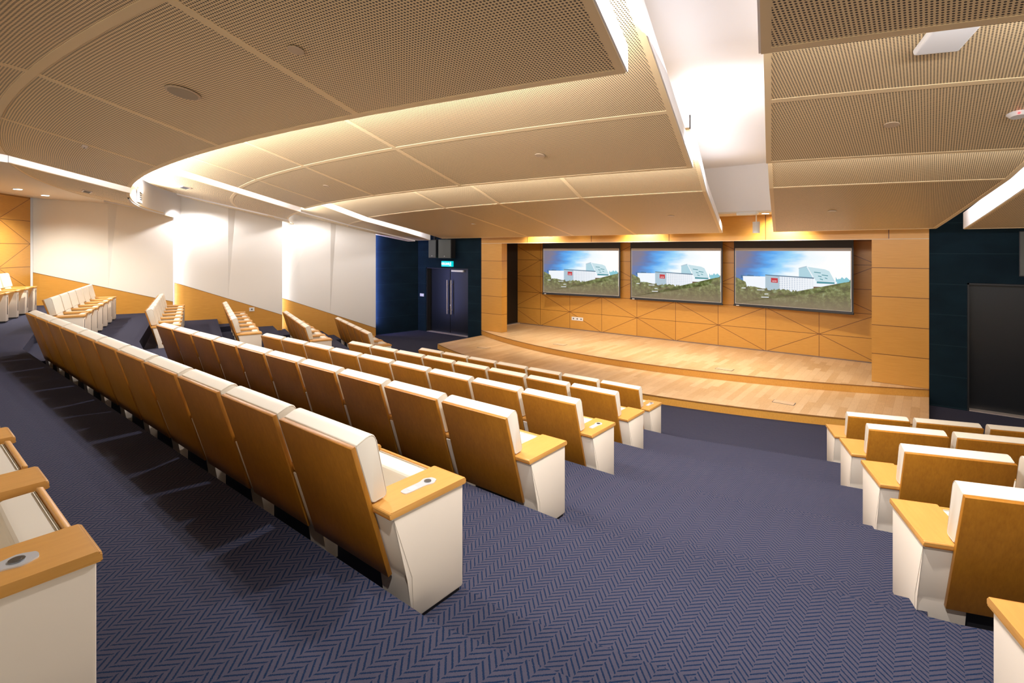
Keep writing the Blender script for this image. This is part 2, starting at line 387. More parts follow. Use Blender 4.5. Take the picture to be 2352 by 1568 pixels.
bm = boxes(((.12, -.1, 2.29), (.72, -.02, 2.36)), bev=.01); obj('door_closer', bm, M['plastic'], d)
double_door('door_2', .57, 2.9, 2.46, 'black door in the dark wall right of the stage')
# exit sign
ex = thing('exit_sign', 'glowing green exit sign over the black double door', 'exit sign', (-13.68, 13.12, 2.585))
obj('housing', boxes(((-.27, 0, -.10), (.27, .1, .10)), bev=.008), mat('sign_teal', (.0, .35, .36), .4, emit=(.0, .42, .45), es=1.3), ex)
def text(name, s, size, loc, m, parent, rx=math.pi/2, rz=0, ext=.002):
    cu = bpy.data.curves.new(name, 'FONT'); cu.body = s; cu.size = size; cu.align_x = 'CENTER'; cu.align_y = 'CENTER'; cu.extrude = ext
    o = bpy.data.objects.new(name, cu); C.objects.link(o); o.location = loc; o.rotation_euler = (rx, 0, rz); o.data.materials.append(m)
    me = bpy.data.meshes.new_from_object(o.evaluated_get(bpy.context.evaluated_depsgraph_get())); bpy.data.objects.remove(o)
    o = bpy.data.objects.new(name, me); C.objects.link(o); o.location = loc; o.rotation_euler = (rx, 0, rz); o.parent = parent
    return o
M['sign_white'] = mat('sign_white', (.8, .95, .95), .4, emit=(.75, 1, 1), es=2.2)
text('lettering', 'KELUAR', .115, (-.05, -.004, 0), M['sign_white'], ex)
bm = bmesh.new(); cyl(bm, .013, (.215, -.006, .055), (.215, -.001, .055), 12)
for a, b, r in (((.21, .04), (.20, -.01), .011), ((.20, -.01), (.225, -.06), .007), ((.20, -.01), (.175, -.055), .007), ((.208, .035), (.235, .01), .005), ((.208, .035), (.18, .02), .005)):
    cyl(bm, r, (a[0], -.004, a[1]), (b[0], -.004, b[1]), 8)
obj('running_figure', bm, M['sign_white'], ex)
# loudspeakers
def speaker(loc, rz, w, h, label, tilt=0):
    t = thing('loudspeaker', label, 'speaker', loc, rz, 'black loudspeakers beside the stage'); t.rotation_euler = (tilt, 0, rz)
    obj('cabinet', boxes(((-w/2, 0, -h), (w/2, .30, 0)), bev=.012), M['black'], t)
    obj('grille', boxes(((-w/2+.015, -.012, -h+.02), (w/2-.015, .002, -.015)), bev=.004), M['speaker'], t)
    bm = bmesh.new(); cyl(bm, .013, (0, -.016, -h+.08), (0, -.012, -h+.08), 10); obj('badge', bm, M['chrome'], t)
    obj('bracket', boxes(((-.04, .12, -.01), (.04, .2, .40))), M['black'], t)
speaker((-13.96, 12.68, 3.46), .22, .33, .66, 'narrower black loudspeaker hanging left of the wider one above the exit sign')
speaker((-13.34, 12.70, 3.47), .22, .54, .68, 'wider black loudspeaker hanging above the green exit sign')
speaker((1.6, 12.58, 3.42), -.10, .75, .80, 'black loudspeaker over the right stage door, cut by the photo edge')
# ------------------------------------------------------------------ left wall: folded white panels over oak wainscot
def W(Y, o=0): return (-15.45-.34*(11.33-Y)+o*.947, Y-o*.322)
SEG = [  # start Y, fold Y, end Y, wainscot top at start / end
    (2.60, 4.12, 5.567, 2.49, 1.56), (5.60, 6.93, 8.393, 2.11, .97), (8.42, 9.86, 11.33, 1.50, .29)]
M['wall_oak'] = M['veneer_plain']
for k, (ya, yf, yb, za, zb) in enumerate(SEG):
    A, F, B = W(ya, -.24), W(yf, -.13), W(yb, 0); zf = za+(zb-za)*(yf-ya)/(yb-ya); T = 5.1
    Fp = W(yf, -.02); Ft = W(yf+.25, -.115)
    bm = bmesh.new()
    quad(bm, (*A, za), (*F, zf), (*Fp, T)); quad(bm, (*A, za), (*Fp, T), (*A, T))    # first leaf, its far top corner stands proud
    quad(bm, (*F, zf), (*Ft, T), (*Fp, T))                              # narrow facet, tapering to the foot
    quad(bm, (*F, zf), (*B, zb), (*B, T)); quad(bm, (*F, zf), (*B, T), (*Ft, T))     # second leaf, creased along its diagonal
    quad(bm, (*B, zb), (*W(yb, -.10), zb), (*W(yb, -.10), T), (*B, T))
    o = struct(obj('wall_left', bm, M['whitewall']))
    bm = bmesh.new(); r = .006
    quad(bm, (*A, -.1), (*F, -.1), (*F, zf), (*A, za)); quad(bm, (*F, -.1), (*B, -.1), (*B, zb), (*F, zf))
    quad(bm, (*B, -.1), (*W(yb, -.10), -.1), (*W(yb, -.10), zb), (*B, zb))
    struct(obj('wall_left_wainscot', bm, M['veneer_plain'], uvf=lambda c, f: (c.y/1.4, c.z/.9)))
    bm = bmesh.new()
    for p, q, zp, zq in ((A, F, za, zf), (F, B, zf, zb)):
        quad(bm, (p[0]+.004, p[1]-.001, zp-.006), (q[0]+.004, q[1]-.001, zq-.006), (q[0]+.004, q[1]-.001, zq+.006), (p[0]+.004, p[1]-.001, zp+.006))
    struct(obj('trim_wainscot', bm, mat('shadow_gap', (.15, .06, .015), .6)))
    # LED strip hidden behind the projecting end of the leaf
    a = W(yb+.03, -.12)
    strip('wall_led', (*a, max(zb-.9, .4)), (*a, 4.45), 9 if k < 2 else 60, (-.25, 1, 0), .05, COOL if k < 2 else (.36, .40, 1))
vwall('wall_left_backing', (-19.4, .5), (-15.98, 10.9), -.1, 5.2, M['white'], None, .1)
# rear-left oak wall
RA = Vector((-18.52, 2.50)); RD = Vector((.8425, -.6048))
b = RA + RD*6.5
vwall('wall_rear_left', (b.x, b.y), (RA.x, RA.y), .9, 5.2, M['veneer_lattice'], lambda c, f: (((c.x-RA.x)*RD.x+(c.y-RA.y)*RD.y)/1.267, (c.z-1.45)/.6), -.12)
bm = boxes(((-20, -5.4, 5.0), (8, 12.35, 5.1))); struct(obj('ceiling', bm, M['white']))
bm = boxes(((-20, 12.30, 3.96), (8, 12.36, 5.0))); struct(obj('ceiling_bulkhead', bm, M['white']))
# ------------------------------------------------------------------ perforated ceiling waves
def lerp(pts, Y):
    if Y <= pts[0][1]: a, b = pts[0], pts[1]
    else:
        a, b = pts[-2], pts[-1]
        for p, q in zip(pts, pts[1:]):
            if p[1] <= Y <= q[1]: a, b = p, q; break
    return a[0] + (b[0]-a[0])*(Y-a[1])/(b[1]-a[1])
SL = [(-.74, 0), (-1.37, 2.69), (-2.17, 6.115), (-3.8, 12.6)]
SR = [(-.03, 0), (-.667, 2.836), (-1.424, 6.31), (-2.7, 12.6)]
LF = [(-10.35, 0), (-10.9, 2.87), (-11.6, 6.36), (-13.98, 12.6)]
LC = [(-9.9, 0), (-10.45, 2.8), (-11.15, 6.3), (-13.36, 12.6)]
MF = [(-17.0, 2.5), (-16.1, 5.1), (-14.75, 7.2), (-14.72, 12.6)]
ML = [(x-.09, y) for x, y in MF]
WL = [(W(y, -.2)[0], y) for y in (0, 12.6)]
R2L = [(2.4, 0), (.5, 12.6)]; R1R = [(2.42, 0), (.1, 12.6)]
XMAX = [(6.6, 0), (3.2, 12.6)]
def band1(X, v): return arc1(X)-v, 4.14 + .2*min(v, 1.5) + .04*max(0, v-1.5)
def band2(X, v): return arc2(X)-v, 4.04 + .2*v
def band3(X, v):
    yj = arcj(X); t = 12.6-v*(12.6-yj)/5.05 if v <= 5.05 else yj-(v-5.05)
    z = 3.495 + (.48)*(min(v, 5.05)/5.05) + .2*max(0, v-5.05)
    return t, z
def sector(band, XLf, XRf, s, v):
    X = (XLf[0][0]+XRf[0][0])/2
    for _ in range(8):
        Y, z = band(X, v); X = lerp(XLf, Y) + (lerp(XRf, Y)-lerp(XLf, Y))*s
    return X, Y, z
def canopy(label, band, XLf, XRf, v0, v1, joints, spokes, dz=0, mkey='perf', ends=(1, 1), n=22, fh=.16):
    root = thing('ceiling_canopy', label, 'ceiling panel', (0, 0, 0), 0, 'perforated ceiling canopies')
    cuts = [v0] + list(joints) + [v1]
    ss = [0] + list(spokes) + [1]
    for va, vb in zip(cuts, cuts[1:]):
        for sa, sb in zip(ss, ss[1:]):
            bm = bmesh.new(); l = bm.loops.layers.uv.verify(); ns = max(3, int(n*(sb-sa))); nv = 3
            g = [[sector(band, XLf, XRf, sa+(sb-sa)*i/ns, va+(vb-va)*j/nv) for j in range(nv+1)] for i in range(ns+1)]
            ln = [0]
            for i in range(ns): ln.append(ln[-1]+math.dist(g[i][0], g[i+1][0]))
            V = [[bm.verts.new((p[0], p[1], p[2]+dz)) for p in r] for r in g]; T = [[bm.verts.new((p[0], p[1], p[2]+dz+.018)) for p in r] for r in g]
            lw = [math.dist(g[i][0], g[i][-1]) for i in range(ns+1)]
            for i in range(ns):
                for j in range(nv):
                    f = bm.faces.new((V[i][j], V[i+1][j], V[i+1][j+1], V[i][j+1]))
                    for lp, (a, b) in zip(f.loops, ((i, j), (i+1, j), (i+1, j+1), (i, j+1))):
                        lp[l].uv = (g[a][b][0]/math.cos(math.atan((g[a][b][0]+6.1)/22)) , va+(vb-va)*b/nv)
                    bm.faces.new((T[i][j], T[i][j+1], T[i+1][j+1], T[i+1][j]))
            for i in range(ns):
                bm.faces.new((V[i][0], T[i][0], T[i+1][0], V[i+1][0])); bm.faces.new((V[i][nv], V[i+1][nv], T[i+1][nv], T[i][nv]))
            for j in range(nv):
                bm.faces.new((V[0][j], V[0][j+1], T[0][j+1], T[0][j])); bm.faces.new((V[ns][j], T[ns][j], T[ns][j+1], V[ns][j+1]))
            obj('perforated_panel' if mkey == 'perf' else 'soffit_panel', bm, M[mkey], root)
    # plain margins (edges and joints)
    def ribbon(pts_a, pts_b, bm, t=.004):
        for i in range(len(pts_a)-1):
            q = [pts_a[i], pts_a[i+1], pts_b[i+1], pts_b[i]]
            lo = [bm.verts.new((p[0], p[1], p[2]+dz-t)) for p in q]; hi = [bm.verts.new((p[0], p[1], p[2]+dz+.001)) for p in q]
            bm.faces.new(lo); bm.faces.new(hi[::-1])
            for k in range(4): bm.faces.new((lo[k], lo[(k+1) % 4], hi[(k+1) % 4], hi[k]))
    if mkey == 'perf':
        e = .032
        for v in cuts:
            a, b = (v, v+2*e*.8) if v == v0 else ((v-2*e*.8, v) if v == v1 else (v-e, v+e))
            bm = bmesh.new()
            ribbon([sector(band, XLf, XRf, i/n, a) for i in range(n+1)], [sector(band, XLf, XRf, i/n, b) for i in range(n+1)], bm)
            obj('margin_strip', bm, M['perf_plain'], root)
        wd = abs(lerp(XRf, 5)-lerp(XLf, 5)); de = e/wd
        for s in ss:
            a, b = (s, s+1.6*de) if s == 0 else ((s-1.6*de, s) if s == 1 else (s-de, s+de))
            bm = bmesh.new()
            vs = [v0+(v1-v0)*j/10 for j in range(11)]; vs = sorted(set(vs+cuts))
            ribbon([sector(band, XLf, XRf, a, v) for v in vs], [sector(band, XLf, XRf, b, v) for v in vs], bm)
            obj('margin_strip', bm, M['perf_plain'], root)
    # white end fascias facing the slots
    if 1:
        for s, on in ((0, ends[0]), (1, ends[1])):
            if not on: continue
            bm = bmesh.new(); vs = sorted(set([v0+(v1-v0)*j/8 for j in range(9)]+cuts)); o_ = -.012 if s == 0 else .012
            pp = [sector(band, XLf, XRf, s, v) for v in vs]
            for p, q in zip(pp, pp[1:]):
                lo = []
                for (x, y, z) in (p, q):
                    lo.append([bm.verts.new((x+dx, y, z+dz+h)) for dx, h in ((0, .002), (o_, .002), (o_, fh), (0, fh))])
                for k in range(4): bm.faces.new((lo[0][k], lo[0][(k+1) % 4], lo[1][(k+1) % 4], lo[1][k]))
            obj('end_fascia', bm, M['white'], root)
    return root
canopy('long perforated tan ceiling wave nearest the camera, left of the white light slot', band1, LC, SL, 0, 6.0, [1.5], [.30, .52, .76], ends=(0, 1))
canopy('second perforated tan ceiling wave, left of the light slot and lit along its far edge', band2, LC, SL, 0, 3.55, [1.5], [.16, .38, .62], ends=(0, 1))
canopy('last perforated ceiling wave over the stage front, left of the light slot', band3, LC, SL, 0, 7.35, [5.05], [.40, .57, .77], ends=(0, 1))
canopy('nearest perforated ceiling wave at top right, right of the light slot', band1, SR, R1R, 0, 6.0, [1.5], [.5], ends=(1, 1))
canopy('perforated ceiling wave carrying the white wireless box, right of the light slot', band2, SR, R1R, 0, 3.5, [1.5], [], ends=(0, 1))
canopy('perforated ceiling wave over the right stage pillar, right of the light slot', band3, SR, R1R, 0, 7.3, [5.05], [], ends=(0, 1))
canopy('perforated ceiling wave at the right photo edge, behind the diagonal slot', band3, R2L, XMAX, 0, 7.3, [5.05], [], dz=-.02, ends=(1, 0), fh=.30)
canopy('low perforated ceiling wave near the left wall, nearest the camera', band1, MF, LF, 0, 1.5, [], [.5], dz=-.055, ends=(0, 1), fh=.26)
canopy('perforated ceiling wave above the left seats, carrying the grey slot diffuser', band2, MF, LF, 0, 3.4, [1.5], [], dz=-.05, ends=(0, 1), fh=.26)
canopy('perforated ceiling wave over the far left corner, in front of the black speakers', band3, MF, LF, 0, 7.2, [5.05], [], dz=-.05, ends=(0, 1), fh=.22)
canopy('narrow perforated ceiling strip along the left white wall, nearest the camera', band1, WL, ML, 0, 1.5, [], [], dz=-.10, ends=(0, 1), fh=.12)
canopy('narrow perforated ceiling strip along the white wall below the grey diffuser', band2, WL, ML, 0, 3.3, [1.5], [], dz=-.085, ends=(0, 1), fh=.12)
canopy('narrow perforated ceiling strip along the white wall, last before the stage corner', band3, WL, ML, 0, 7.2, [5.05], [], dz=-.08, ends=(0, 1), fh=.12)
canopy('smooth cream soffit with round downlights in the rear left corner', band1, WL, LF, 1.505, 6.2, [], [], dz=-.06, mkey='softwhite', ends=(0, 1), fh=.26)
# bulkhead with air grille behind the low wave near the left wall
bm = bmesh.new(); n_ = 16; xs = [-18.4+6.6*i/n_ for i in range(n_+1)]
for xa, xb in zip(xs, xs[1:]):
    ya, yb = arc1(xa)-.02, arc1(xb)-.02
    q = [(xa, ya, 4.06), (xb, yb, 4.06), (xb, yb, 4.75), (xa, ya, 4.75)]; q2 = [(x, y-.03, z) for x, y, z in q]
    quad(bm, *q); quad(bm, *q2); quad(bm, q[0], q[1], q2[1], q2[0]); quad(bm, q[3], q[2], q2[2], q2[3])
struct(obj('ceiling_fascia', bm, M['white']))
g = thing('air_grille', 'white air supply grille in the bright gap above the left wall', 'air vent', (-13.52, arc1(-13.52)+.02, 4.27), math.radians(180-22))
obj('frame', boxes(((-.27, -.02, -.14), (.27, .02, -.11)), ((-.27, -.02, .11), (.27, .02, .14)), ((-.27, -.02, -.11), (-.24, .02, .11)), ((.24, -.02, -.11), (.27, .02, .11))), M['white'], g)
obj('backing', boxes(((-.25, .01, -.12), (.25, .02, .12))), M['black'], g)
for i in range(5):
    z = -.10+i*.046; obj('slat', boxes(((-.25, -.015, z), (.25, .012, z+.016))), M['white'], g)
# ------------------------------------------------------------------ seats
HB, LEAN = .907, math.atan2(.213, .695)
def tn(t, n):  # t down the back, n forward of its rear face
    return (t*math.sin(LEAN)+n*math.cos(LEAN), HB - t*math.cos(LEAN) + n*math.sin(LEAN))
SEATP = {}
def seat_parts():
    hw = .338; bl = .727
    bm = bmesh.new(); prism_x(bm, [tn(0, 0), tn(bl, 0), tn(bl, .026), tn(0, .026)], -hw, hw, .004, 2); SEATP['wood_back'] = (bm, M['shaded_chair_wood'])
    bm = bmesh.new()
    prism_x(bm, rounded([tn(.002, .027), tn(.318, .027), tn(.335, .118), tn(-.012, .145)], [.008, .02, .02, .045], 5), -hw+.004, hw-.004, .006, 2)
    prism_x(bm, rounded([tn(.31, .027), tn(.60, .027), tn(.60, .10), tn(.31, .112)], [.01]*4, 3), -.222, .222, .008, 2)
    SEATP['back_cushion'] = (bm, M['leather'])
    pr = rounded([tn(.006, .030), tn(.314, .030), tn(.331, .115), tn(-.008, .141)], [.008, .02, .02, .045], 5)
    bm = bmesh.new()
    for i in range(len(pr)):
        a, b_ = pr[i], pr[(i+1) % len(pr)]; d_ = .0022
        q = [[bm.verts.new((hw-.0045+dx, y+dy, z+dz)) for dx, dy, dz in ((-d_, 0, 0), (d_, 0, 0), (0, d_, d_), (0, -d_, -d_))] for y, z in (a, b_)]
        for k_, l_ in ((0, 2), (2, 1), (1, 3), (3, 0)): bm.faces.new((q[0][k_], q[1][k_], q[1][l_], q[0][l_]))
    bmesh.ops.remove_doubles(bm, verts=bm.verts, dist=1e-5)
    SEATP['piping'] = (bm, M['seam'])
    bm = bmesh.new(); prism_x(bm, rounded([(.602, .600), (.582, .604), (.452, .215), (.470, .205)], [.004]*4, 2), -.225, .225, .003, 1); SEATP['seat_board'] = (bm, M['arm_wood'])
    bm = bmesh.new(); prism_x(bm, rounded([(.580, .592), (.470, .588), (.385, .30), (.41, .25), (.466, .262)], [.006, .03, .04, .02, .005], 4), -.222, .222, .010, 3); SEATP['seat_cushion'] = (bm, M['leather'])
    def arm(x0, x1):
        bm = bmesh.new(); prism_x(bm, rounded([(.125, .572), (.625, .572), (.625, .605), (.118, .605)], [.004, .004, .012, .014], 4), x0, x1, .006, 2); return bm
    def panel(x0, x1, bev):
        bm = bmesh.new(); prism_x(bm, [(.135, .571), (.615, .571), (.615, .022), (.255, .022), (.245, .235)], x0, x1, bev, 2); return bm
    for k, (x0, x1, a0, a1) in {'mid': (-.08, .08, -.105, .105), 'end': (-.115, .105, -.125, .115)}.items():
        SEATP['armrest_'+k] = (arm(a0, a1), M['arm_wood']); bm = panel(x0, x1, .012)
        if k == 'mid': prism_x(bm, [tn(.36, .012), tn(.72, .012), (.30, .21), (.30, .565)], -.031, .031, .004, 1)
        SEATP['side_panel_'+k] = (bm, M['fabric'])
        SEATP['foot_plate_'+k] = (boxes(((x0+.015, .265, .0), (x1-.015, .60, .024))), M['black'])
    bm = bmesh.new(); cyl(bm, .0015, (0, 0, 0), (0, .001, 0), 3)
    bm.free(); bm = bmesh.new()
    pr = [(.1065, .137, .560), (.1065, .247, .240), (.1065, .257, .03)]
    bm2 = bmesh.new()
    for a, b_ in zip(pr, pr[1:]): cyl(bm2, .0016, (a[0]-.001, a[1]+.014, a[2]), (b_[0]-.001, b_[1]+.014, b_[2]), 5)
    SEATP['stitching'] = (bm2, M['seam']); bm.free()
    bm = boxes(((-.014, .612, .16), (.014, .6185, .52))); SEATP['tablet_slot'] = (bm, M['black'])
    SEATP['under_seat_shade'] = (boxes(((-.225, .29, .0), (.225, .37, .235))), M['black'])  # black block put in for the deep shade under the seat
    # control plate
    bm = bmesh.new(); pts = []
    for i in range(48):
        t = 2*math.pi*i/48; y = .395+.085*math.copysign(min(1, abs(math.cos(t))*1.25), math.cos(t))*1.0
        x = .026*math.copysign(min(1, abs(math.sin(t))*1.3), math.sin(t)); x *= 1+.5*math.exp(-((y-.448)/.020)**2); pts.append((x, y + .022*math.cos(t)))
    prism_z(bm, pts, .604, .609); SEATP['control_plate'] = (bm, M['chrome'])
    bm = bmesh.new(); cyl(bm, .019, (0, .455, .608), (0, .455, .6125), 18); cyl(bm, .011, (0, .455, .612), (0, .455, .6135), 14); SEATP['dial'] = (bm, mat('dark_metal', (.25, .26, .27), .3, 1))
    bm = boxes(((-.011, .325, .608), (.011, .375, .6105)), bev=.004); SEATP['button'] = (bm, M['plastic'])
seat_parts()
MESH = {}
for k, (bm, m) in SEATP.items():
    bmesh.ops.recalc_face_normals(bm, faces=bm.faces)
    me = bpy.data.meshes.new(k); bm.to_mesh(me); bm.free(); me.materials.append(m)
    for p in me.polygons: p.use_smooth = True
    me.set_sharp_from_angle(angle=math.radians(35)); MESH[k] = me
def part(name, key, parent, x=0, label=None, flip=False):
    o = bpy.data.objects.new(name, MESH[key]); C.objects.link(o); o.parent = parent; o.location = (x, 0, 0)
    if flip: o.scale = (-1, 1, 1)
    if label: o['label'] = label
    return o
def make_seat(first, last, plate=False):
    t = thing('auditorium_seat', '', 'seat')
    part('wood_back', 'wood_back', t); c = part('back_cushion', 'back_cushion', t); part('piping', 'piping', c); part('piping', 'piping', c, flip=True)
    s = part('seat_cushion', 'seat_cushion', t); part('seat_board', 'seat_board', s); part('under_seat_shade', 'under_seat_shade', t)
    def side(key, x, flip):
        a = part('armrest', 'armrest_'+key, t, x, flip=flip); p = part('side_panel', 'side_panel_'+key, t, x, flip=flip)
        part('foot_plate', 'foot_plate_'+key, p); part('tablet_slot', 'tablet_slot', p)
        if key == 'end': part('stitching', 'stitching', p)
        return a
    if first: side('end', -.353, True)
    else: side('mid', -P/2, False)
    if last:
        a = side('end', .353, False)
        if plate:
            cp = part('control_plate', 'control_plate', a); cp['label'] = 'silver control plate set in the armrest'
            part('dial', 'dial', a); part('button', 'button', a)
    return t
PROTO = {}
def place(x, y, z, rz, first, last, plate, label, group):
    key = (first, last, plate)
    if key not in PROTO: t = PROTO[key] = make_seat(*key)
    else:
        src = PROTO[key]; t = src.copy(); C.objects.link(t)
        for ch in src.children:
            c = ch.copy(); C.objects.link(c); c.parent = t
            for g_ in ch.children:
                d_ = g_.copy(); C.objects.link(d_); d_.parent = c
    t.location = (x, y, z); t.rotation_euler = (0, 0, rz); t['label'] = label; t['group'] = group; t['category'] = 'seat'
    return t
ORD = ['', 'first', 'second', 'third', 'fourth', 'fifth', 'sixth', 'seventh', 'eighth', 'ninth', 'tenth', 'eleventh', 'twelfth']
RN = {'Z': 'row beside the camera', 'A': 'rearmost full row', 'B': 'fifth row from stage' if False else 'fourth row from stage', 'C': 'third row from stage', 'D': 'second row from stage', 'E': 'front row'}
RN['A'] = 'fifth row from stage'
for r in ROWS:
    n = NC[r]
    for i in range(n):                                   # i = 0 at the right aisle
        x = XE[r]-.338-i*P
        last = i == 0; first = (i == n-1) and r != 'Z'
        if i == 0: w_ = 'cream seat with oak back at the right aisle end, middle block, ' + RN[r]
        elif i == n-1 and r != 'Z': w_ = 'cream seat with oak back at the left aisle end, middle block, ' + RN[r]
        else: w_ = 'cream seat with oak back, %s from the right aisle, middle block, %s' % (ORD[i+1], RN[r])
        if i == 0 and r in 'ACEZ': w_ = {'A': 'nearest cream aisle seat, silver plate in its oak armrest, fifth row from stage', 'C': 'third row middle block aisle seat with silver plate in its oak armrest',
            'E': 'front row middle block aisle seat with silver plate in its oak armrest', 'Z': 'cream seat cut off at bottom left, silver plate in its armrest'}[r]
        place(x, YC[r], ZR[r], 0, first, last, r in 'ACEZ', w_, 'seats in the middle block')
    # left block
    for i in range(NL[r]):                               # i = 0 at the aisle (right end)
        s = .338 + i*P; x = 2*MID-(MID+OFF[r]+UR[0]*s); y = YS[r]+UR[1]*s
        rn = RN[r] if r != 'Z' else 'rearmost row'
        if i == 0: w_ = 'cream seat at the aisle end, far left block, ' + rn
        elif i == NL[r]-1: w_ = 'cream seat nearest the white wall, far left block, ' + rn
        else: w_ = 'cream seat, %s from the aisle, far left block, %s' % (ORD[i+1], rn)
        place(x, y, ZR[r], -AR, i == NL[r]-1, i == 0, False, w_, 'seats in the far left block')
    for i in range(NRT[r]):
        s = .338 + i*P; x = MID+OFF[r]+UR[0]*s; y = YS[r]+UR[1]*s
        if i == 0: w_ = 'cream seat with oak back at the left aisle end, right block, ' + RN[r]
        else: w_ = 'cream seat with oak back, %s from the aisle, right block, %s' % (ORD[i+1], RN[r])
        place(x, y, ZR[r], AR, i == 0, i == NRT[r]-1, False, w_, 'seats in the right block')
# ------------------------------------------------------------------ projector screens
def emis(name, col, st=1.0): return mat(name, tuple(c*.12 for c in col), .8, emit=col, es=st)
def sky():
    m = mat('projected_sky', (.06, .06, .06), .8); t = NT(m); u, v = t.uv(); uvc = t.coord('UV')
    n = t.noise(t.mapping(uvc, (1.6, 3.6, 1), rot=(0, 0, .35)), 1.7, 5, .55)
    f = t.math('ADD', t.math('MULTIPLY', u, 1.25), t.math('MULTIPLY', t.math('SUBTRACT', n, .5), .55))
    f = t.math('ADD', f, t.math('MULTIPLY', t.math('SUBTRACT', .75, v), .45))
    c = t.ramp(f, [(.02, (.17, .16, .24)), (.18, (.06, .17, .46)), (.36, (.05, .36, .86)), (.54, (.28, .66, .97)), (.72, (.85, .95, 1)), (1, (1, 1, 1))])
    t.lk(c, t.b.inputs['Emission Color']); t.b.inputs['Emission Strength'].default_value = .95; return m
def foliage():
    m = mat('projected_trees', (.07, .07, .06), .8); t = NT(m); u, v = t.uv(); uvc = t.coord('UV')
    n = t.noise(t.mapping(uvc, (16, 9, 1)), 1.4, 6, .7); n2 = t.noise(t.mapping(uvc, (5, 4, 1)), 1.2, 3)
    c = t.ramp(n, [(.34, (.05, .05, .022)), (.46, (.10, .13, .035)), (.57, (.24, .30, .10)), (.72, (.52, .66, .48))])
    c = t.mix(t.math('MULTIPLY', n2, .5), c, (.10, .085, .04))
    low = t.math('MULTIPLY', t.math('SUBTRACT', .30, v), 3.2); lw = t.math('MINIMUM', t.math('MAXIMUM', low, 0), .85)
    c = t.mix(lw, c, (.17, .13, .075))
    t.lk(c, t.b.inputs['Emission Color']); t.b.inputs['Emission Strength'].default_value = .85; return m
def facade():
    m = mat('projected_facade', (.08, .08, .08), .8); t = NT(m); u, v = t.uv()
    a = t.math('LESS_THAN', t.math('FRACT', t.math('MULTIPLY', u, 46)), .55); b_ = t.math('LESS_THAN', t.math('FRACT', t.math('MULTIPLY', v, 30)), .62)
    fade = t.math('SUBTRACT', 1.25, t.math('MULTIPLY', u, 1.5)); fade = t.math('MINIMUM', t.math('MAXIMUM', fade, .12), 1)
    c = t.mix(t.math('MULTIPLY', t.math('MULTIPLY', a, b_), fade), (.88, .94, 1), (.22, .34, .52))
    t.lk(c, t.b.inputs['Emission Color']); t.b.inputs['Emission Strength'].default_value = .9; return m
PX = {'sky': sky(), 'tree': foliage(), 'fac': facade(), 'white': emis('projected_white', (.86, .93, 1), .9), 'grey': emis('projected_grey', (.42, .56, .66), .9), 'roof': emis('projected_roof', (.10, .19, .28), .9),
      'tower': emis('projected_tower', (.42, .66, .76), .9), 'tower2': emis('projected_tower_face', (.56, .76, .83), .9), 'win': emis('projected_window', (.08, .30, .36), .9), 'red': emis('projected_red', (.55, .045, .055), .9),
      'brown': emis('projected_brown', (.16, .09, .06), .9), 'dist': emis('projected_far_trees', (.06, .16, .30), .9), 'dist2': emis('projected_pale_trees', (.25, .58, .68), .9), 'green': emis('projected_green', (.22, .33, .10), .9)}
M['cloth'] = mat('screen_cloth', (.42, .40, .36), .8)
M['mask'] = mat('screen_black_mask', (.025, .03, .04), .55)
